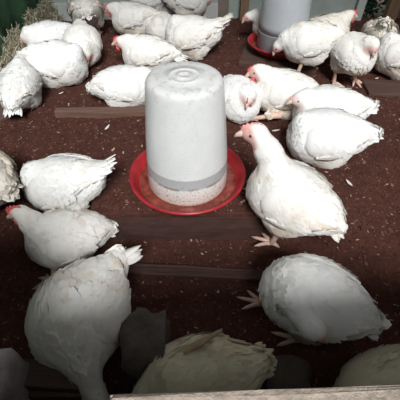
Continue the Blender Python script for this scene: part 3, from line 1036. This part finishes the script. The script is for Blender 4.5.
bird('white chicken with red comb and face at the left, facing left', (-0.352, 0.572, -0.001), 206, hc=0.135, pitch=16, head=(0.104, -0.045, 0.122), hyaw=-26, hpitch=-16,
     feet=[(0.06, 0.05, 0.0), (-0.02, -0.05, 0.0)], tail_up=-12, comb=1.5, mat='feather', soil=0.8, s=0.87, wing_drop=0.4)
bird('white chicken resting behind the red-combed one, tail pointing right', (-0.375, 0.697, 0.105), 174, hc=SIT, pitch=-4, head=(0.085, 0.02, 0.03), hyaw=30, hpitch=-50, tail_up=20, tail_yaw=-14, tail_len=1.35, comb=0.0, mat='feather_clean', s=0.92, skin=0)
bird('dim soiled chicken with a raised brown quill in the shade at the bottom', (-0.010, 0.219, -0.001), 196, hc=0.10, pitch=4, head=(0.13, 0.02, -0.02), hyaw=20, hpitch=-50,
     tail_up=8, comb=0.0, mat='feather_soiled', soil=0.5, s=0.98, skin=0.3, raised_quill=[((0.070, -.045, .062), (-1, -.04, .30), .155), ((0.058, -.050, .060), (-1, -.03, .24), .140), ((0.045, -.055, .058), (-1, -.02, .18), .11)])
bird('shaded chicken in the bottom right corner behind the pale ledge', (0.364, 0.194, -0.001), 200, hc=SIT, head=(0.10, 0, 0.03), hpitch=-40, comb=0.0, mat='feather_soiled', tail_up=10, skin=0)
bird('tan-soiled chicken cut off by the left edge beside the resting one', (-0.593, 0.690, 0.113), 150, hc=0.10, **TUCK, comb=0.0, mat='feather_cream', soil=0.7, tail_up=-5)
# --- middle right
bird('white chicken resting in front of its neighbour on the right, tail pointing right', (0.385, 0.902, 0.109), 172, hc=SIT, head=(0.08, 0.02, 0.03), hyaw=20, hpitch=-45, tail_up=-2, comb=0.0, mat='feather_clean', s=1.02, skin=0, wing_drop=0.5)
bird('white chicken resting close behind its neighbour on the right, pale face lowered', (0.428, 1.045, 0.111), 176, hc=SIT, head=(0.118, 0.015, 0.055), hyaw=8, hpitch=-15, tail_up=0, comb=0.3, comb_mat='comb_pale', mat='feather_clean', s=1.0, skin=0.5)
bird('white chicken with raised head sitting with one foot stretched forward, right of the drinker', (0.301, 1.155, 0.117), 172, hc=SIT + .01, pitch=8, head=(0.130, 0, 0.085), hpitch=-22, hyaw=5, feet=[(0.105, 0.085, 0.0)], tail_up=-8, mat='feather', comb=0.9, s=0.95, soil=0.5, wing_drop=0.4)
bird('round white chicken facing forward, tucked behind the right side of the drinker', (0.136, 1.141, 0.115), 283, hc=SIT, pitch=8, head=(0.112, 0.010, 0.060), hyaw=-30, hpitch=-30, tail_up=-6, mat='feather_clean', comb=0.7, s=0.88, soil=0.3, skin=0.5)
# --- back right
bird('white chicken standing with its head lowered into the grey drinker', (0.445, 1.460, 0.117), 174, hc=STAND, pitch=-6, head=(0.150, 0.0, -0.03), hpitch=-60, feet=[(0.03, 0.045, 0), (-0.05, -0.04, 0)], tail_up=-14, mat='feather', comb=0.0, s=0.94, wing_drop=0.6)
bird('white chicken standing face-on with drooping pale face near the back right', (0.607, 1.387, 0.109), 284, hc=STAND, pitch=8, head=(0.118, 0.008, 0.078), hyaw=-2, hpitch=-52, feet=[(0.0, 0.045, 0), (0.0, -0.05, 0)], tail_up=0, comb=0.4, comb_mat='comb_pale', mat='feather', s=0.90, soil=0.5, skin=0.75)
bird('white chicken with red comb looking right, behind the face-on standing one', (0.575, 1.652, 0.120), 12, hc=0.13, pitch=6, head=(0.122, 0, 0.080), hpitch=-8, hyaw=0, tail_up=-4, comb=1.0, mat='feather_cream', s=0.9)
bird('greyish white chicken with upright tail before the gap in the back wall', (0.806, 1.639, 0.117), 70, hc=0.12, pitch=-12, head=(0.12, 0, 0.02), hpitch=-50, tail_up=38, comb=0.0, mat='feather_cream', s=0.88)
bird('white chicken cut off by the right edge near the back post', (0.836, 1.439, 0.115), 150, hc=SIT + .02, head=(0.09, 0, 0.05), hpitch=-40, tail_up=6, comb=0.0, mat='feather', s=0.98, skin=0)
bird('white chicken peering out left from behind the grey drinker', (0.349, 1.793, 0.114), 184, hc=0.12, pitch=6, head=(0.165, 0, 0.050), hpitch=-35, tail_up=4, comb=0.3, comb_mat='comb_pale', mat='feather', s=0.85)
# --- back left and centre
bird('white chicken resting at the left edge with its tail pointing forward', (-0.666, 1.207, 0.114), 92, hc=0.10, pitch=14, head=(0.09, 0, 0.05), hpitch=-40, tail_up=-14, tail_len=1.2, soil=0.05, comb=0.0, mat='feather_clean', s=0.88, fat=0.92, skin=0)
bird('plump white chicken resting in front within the left huddle', (-0.579, 1.398, 0.116), 352, hc=SIT, head=(0.075, 0.03, 0.035), hyaw=120, hpitch=-30, tail_up=-4, comb=0.0, mat='feather_clean', s=1.04, skin=0)
bird('white chicken at the back of the left huddle, pink face against the straw', (-0.700, 1.667, 0.117), 205, hc=SIT, head=(0.122, 0, 0.025), hpitch=-35, tail_up=2, comb=0.2, comb_mat='comb_pale', mat='feather_clean', s=0.92, skin=0.5)
bird('white chicken of the left huddle pecking downward with a red face', (-0.514, 1.561, 0.117), 285, hc=0.105, pitch=-6, head=(0.125, 0.01, -0.01), hpitch=-65, tail_up=12, comb=0.9, mat='feather', s=0.9, soil=0.4)
bird('white chicken seen from behind at the top left by the straw', (-0.569, 1.899, 0.113), 110, hc=0.145, pitch=-5, head=(0.12, 0, 0.0), hpitch=-40, feet=[(-0.02, 0.04, 0), (-0.02, -0.04, 0)], tail_up=-14, comb=0.0, mat='feather', s=0.98, soil=0.5)
bird('white chicken with a red face at the top, left of the big sitting one', (-0.338, 1.886, 0.113), 172, hc=SIT + .02, head=(0.135, 0, 0.050), hpitch=-25, tail_up=2, comb=1.0, mat='feather', s=0.95, soil=0.4)
bird('white chicken with bright red comb lying stretched out facing left', (-0.228, 1.504, 0.114), 174, hc=SIT, pitch=5, head=(0.135, 0, 0.055), hpitch=-12, tail_up=-10, comb=1.1, mat='feather', s=0.95, tail_len=1.5)
bird('white chicken resting beside the batten, half hidden by the drinker', (-0.277, 1.218, 0.114), 6, hc=SIT, head=(0.11, 0, 0.05), hpitch=-30, tail_up=-24, tail_len=0.6, comb=0.0, mat='feather_clean', s=0.92)
bird('big white chicken sitting at the back with a ragged yellowish tail at right', (-0.041, 1.648, 0.116), 172, hc=SIT + .012, pitch=-2, head=(0.07, 0.0, 0.050), hpitch=-45, tail_up=26, tail_len=1.25, comb=0.0, mat='feather', s=1.06, tail_mat='feather_cream', skin=0, wing_drop=0.3)
bird('white chicken squeezed in left of the big ragged-tailed one', (-0.201, 1.849, 0.116), 262, hc=SIT, head=(0.07, 0.01, 0.045), hpitch=-45, tail_up=-8, comb=0.0, mat='feather', s=0.78, skin=0)
bird('white chicken at the top edge against the back wall, head lowered to the right', (-0.065, 2.109, 0.114), 8, hc=0.125, head=(0.13, 0, 0.0), hpitch=-50, tail_up=4, comb=0.2, comb_mat='comb_pale', mat='feather', s=0.95)
bird('white chicken at the top edge left of the one lowering its head', (-0.287, 2.139, 0.120), 190, hc=0.12, **TUCK, tail_up=4, comb=0.0, mat='feather', s=0.9)

# ------------------------------------------------------------------ shaded clutter along the front wall
def rock(name, loc, size, mat, label, cat, seed, rz=0, rough=0.12):
    bm = bmesh.new()
    bmesh.ops.create_cube(bm, size=1)
    bmesh.ops.subdivide_edges(bm, edges=bm.edges[:], cuts=5, use_grid_fill=True)
    rr = random.Random(seed)
    ph = [rr.uniform(0, 6) for _ in range(6)]
    for v in bm.verts:
        p = v.co.copy()
        sph = p.normalized() * 0.56
        q = p.lerp(sph, 0.45)
        k = 1 + rough * (math.sin(q.x * 9 + ph[0]) * math.cos(q.y * 8 + ph[1]) + 0.6 * math.sin(q.z * 11 + ph[2] + q.x * 5)) + rr.uniform(-.015, .015)
        v.co = Vector((q.x * k * size[0], q.y * k * size[1], (q.z * k + 0.5) * size[2]))
    zmin = min(v.co.z for v in bm.verts)
    for v in bm.verts: v.co.z -= zmin
    o = bm_obj(name, bm, mat, smooth=True)
    o.location = loc; o.rotation_euler = (0, 0, rz)
    tag(o, label, cat)
    return o
c = Vector((-0.1109, 0.2906, 0.0600))
rock('stone', (c.x, c.y, 0.0), (0.09, 0.12, 0.14), M['stone'], 'dark upright stone between the feeding chicken and the shaded one', 'stone', 2)
c = Vector((0.1815, 0.2514, 0.0200))
rock('stone', (c.x, c.y, 0.0), (0.10, 0.075, 0.05), M['stone'], 'low dark stone near the ledge below the chicken with folded head', 'stone', 5)
c = Vector((-0.3444, 0.2371, 0.2000))
rock('grey_block', (c.x - 0.045, c.y - 0.035, 0.0), (0.13, 0.10, 0.20), M['greystone'], 'grey rounded block in the dark lower left corner', 'block', 9, rough=0.05)
for k, (x0, y0, x1, y1, z, wdt) in enumerate([(-0.359, 0.233, -0.224, 0.226, 0.1, 0.05), (-0.366, 0.216, -0.224, 0.219, 0.075, 0.045)]):
    a = Vector((x0, y0, z + .012)); b_ = Vector((x1, y1, z + .012))
    L = (b_ - a).length; mid = (a + b_) / 2
    o = bm_obj('leaning_plank', box_bm(-L / 2, L / 2, -wdt / 2, wdt / 2, 0, z + 0.012, 0.003, jit=0.0008, cuts=2), M['wood_board'])
    o.location = (mid.x, mid.y, 0.004); o.rotation_euler = (0, 0, math.atan2(b_.y - a.y, b_.x - a.x))
    tag(o, ['upper dark plank beside the grey block at lower left', 'lower dark plank with a paler edge beside the grey block'][k], 'plank')

# shed feathers on the litter
def shed(x, y, z, L, rz, label, seed):
    v, f = blade((0, 0, 0.002), (1, 0, 0.02), (0, 1, 0), (0, 0, 1), L, L * 0.16, curve=0.08, camber=0.2)
    o = mesh_obj('shed_feather', v, f, M['quill'])
    o.location = (x, y, z); o.rotation_euler = (0, 0, rz)
    tag(o, label, 'feather')
shed(0.250, 1.022, 0.1188, 0.028, 0.1, 'small white feather on the litter right of the standing chicken\'s head', 1)
shed(0.442, 0.741, 0.1212, 0.028, 2.0, 'small curled feather on the bare litter at right', 2)
shed(-0.564, 1.282, 0.1164, 0.020, 0.6, 'small white feather on the litter below the left huddle', 3)
shed(-0.332, 1.032, 0.1166, 0.030, 1.2, 'thin pale feather on the litter left of the drinker tray', 4)
shed(0.741, 1.403, 0.1195, 0.018, 0.4, 'tiny white feather by the flat board at right', 5)
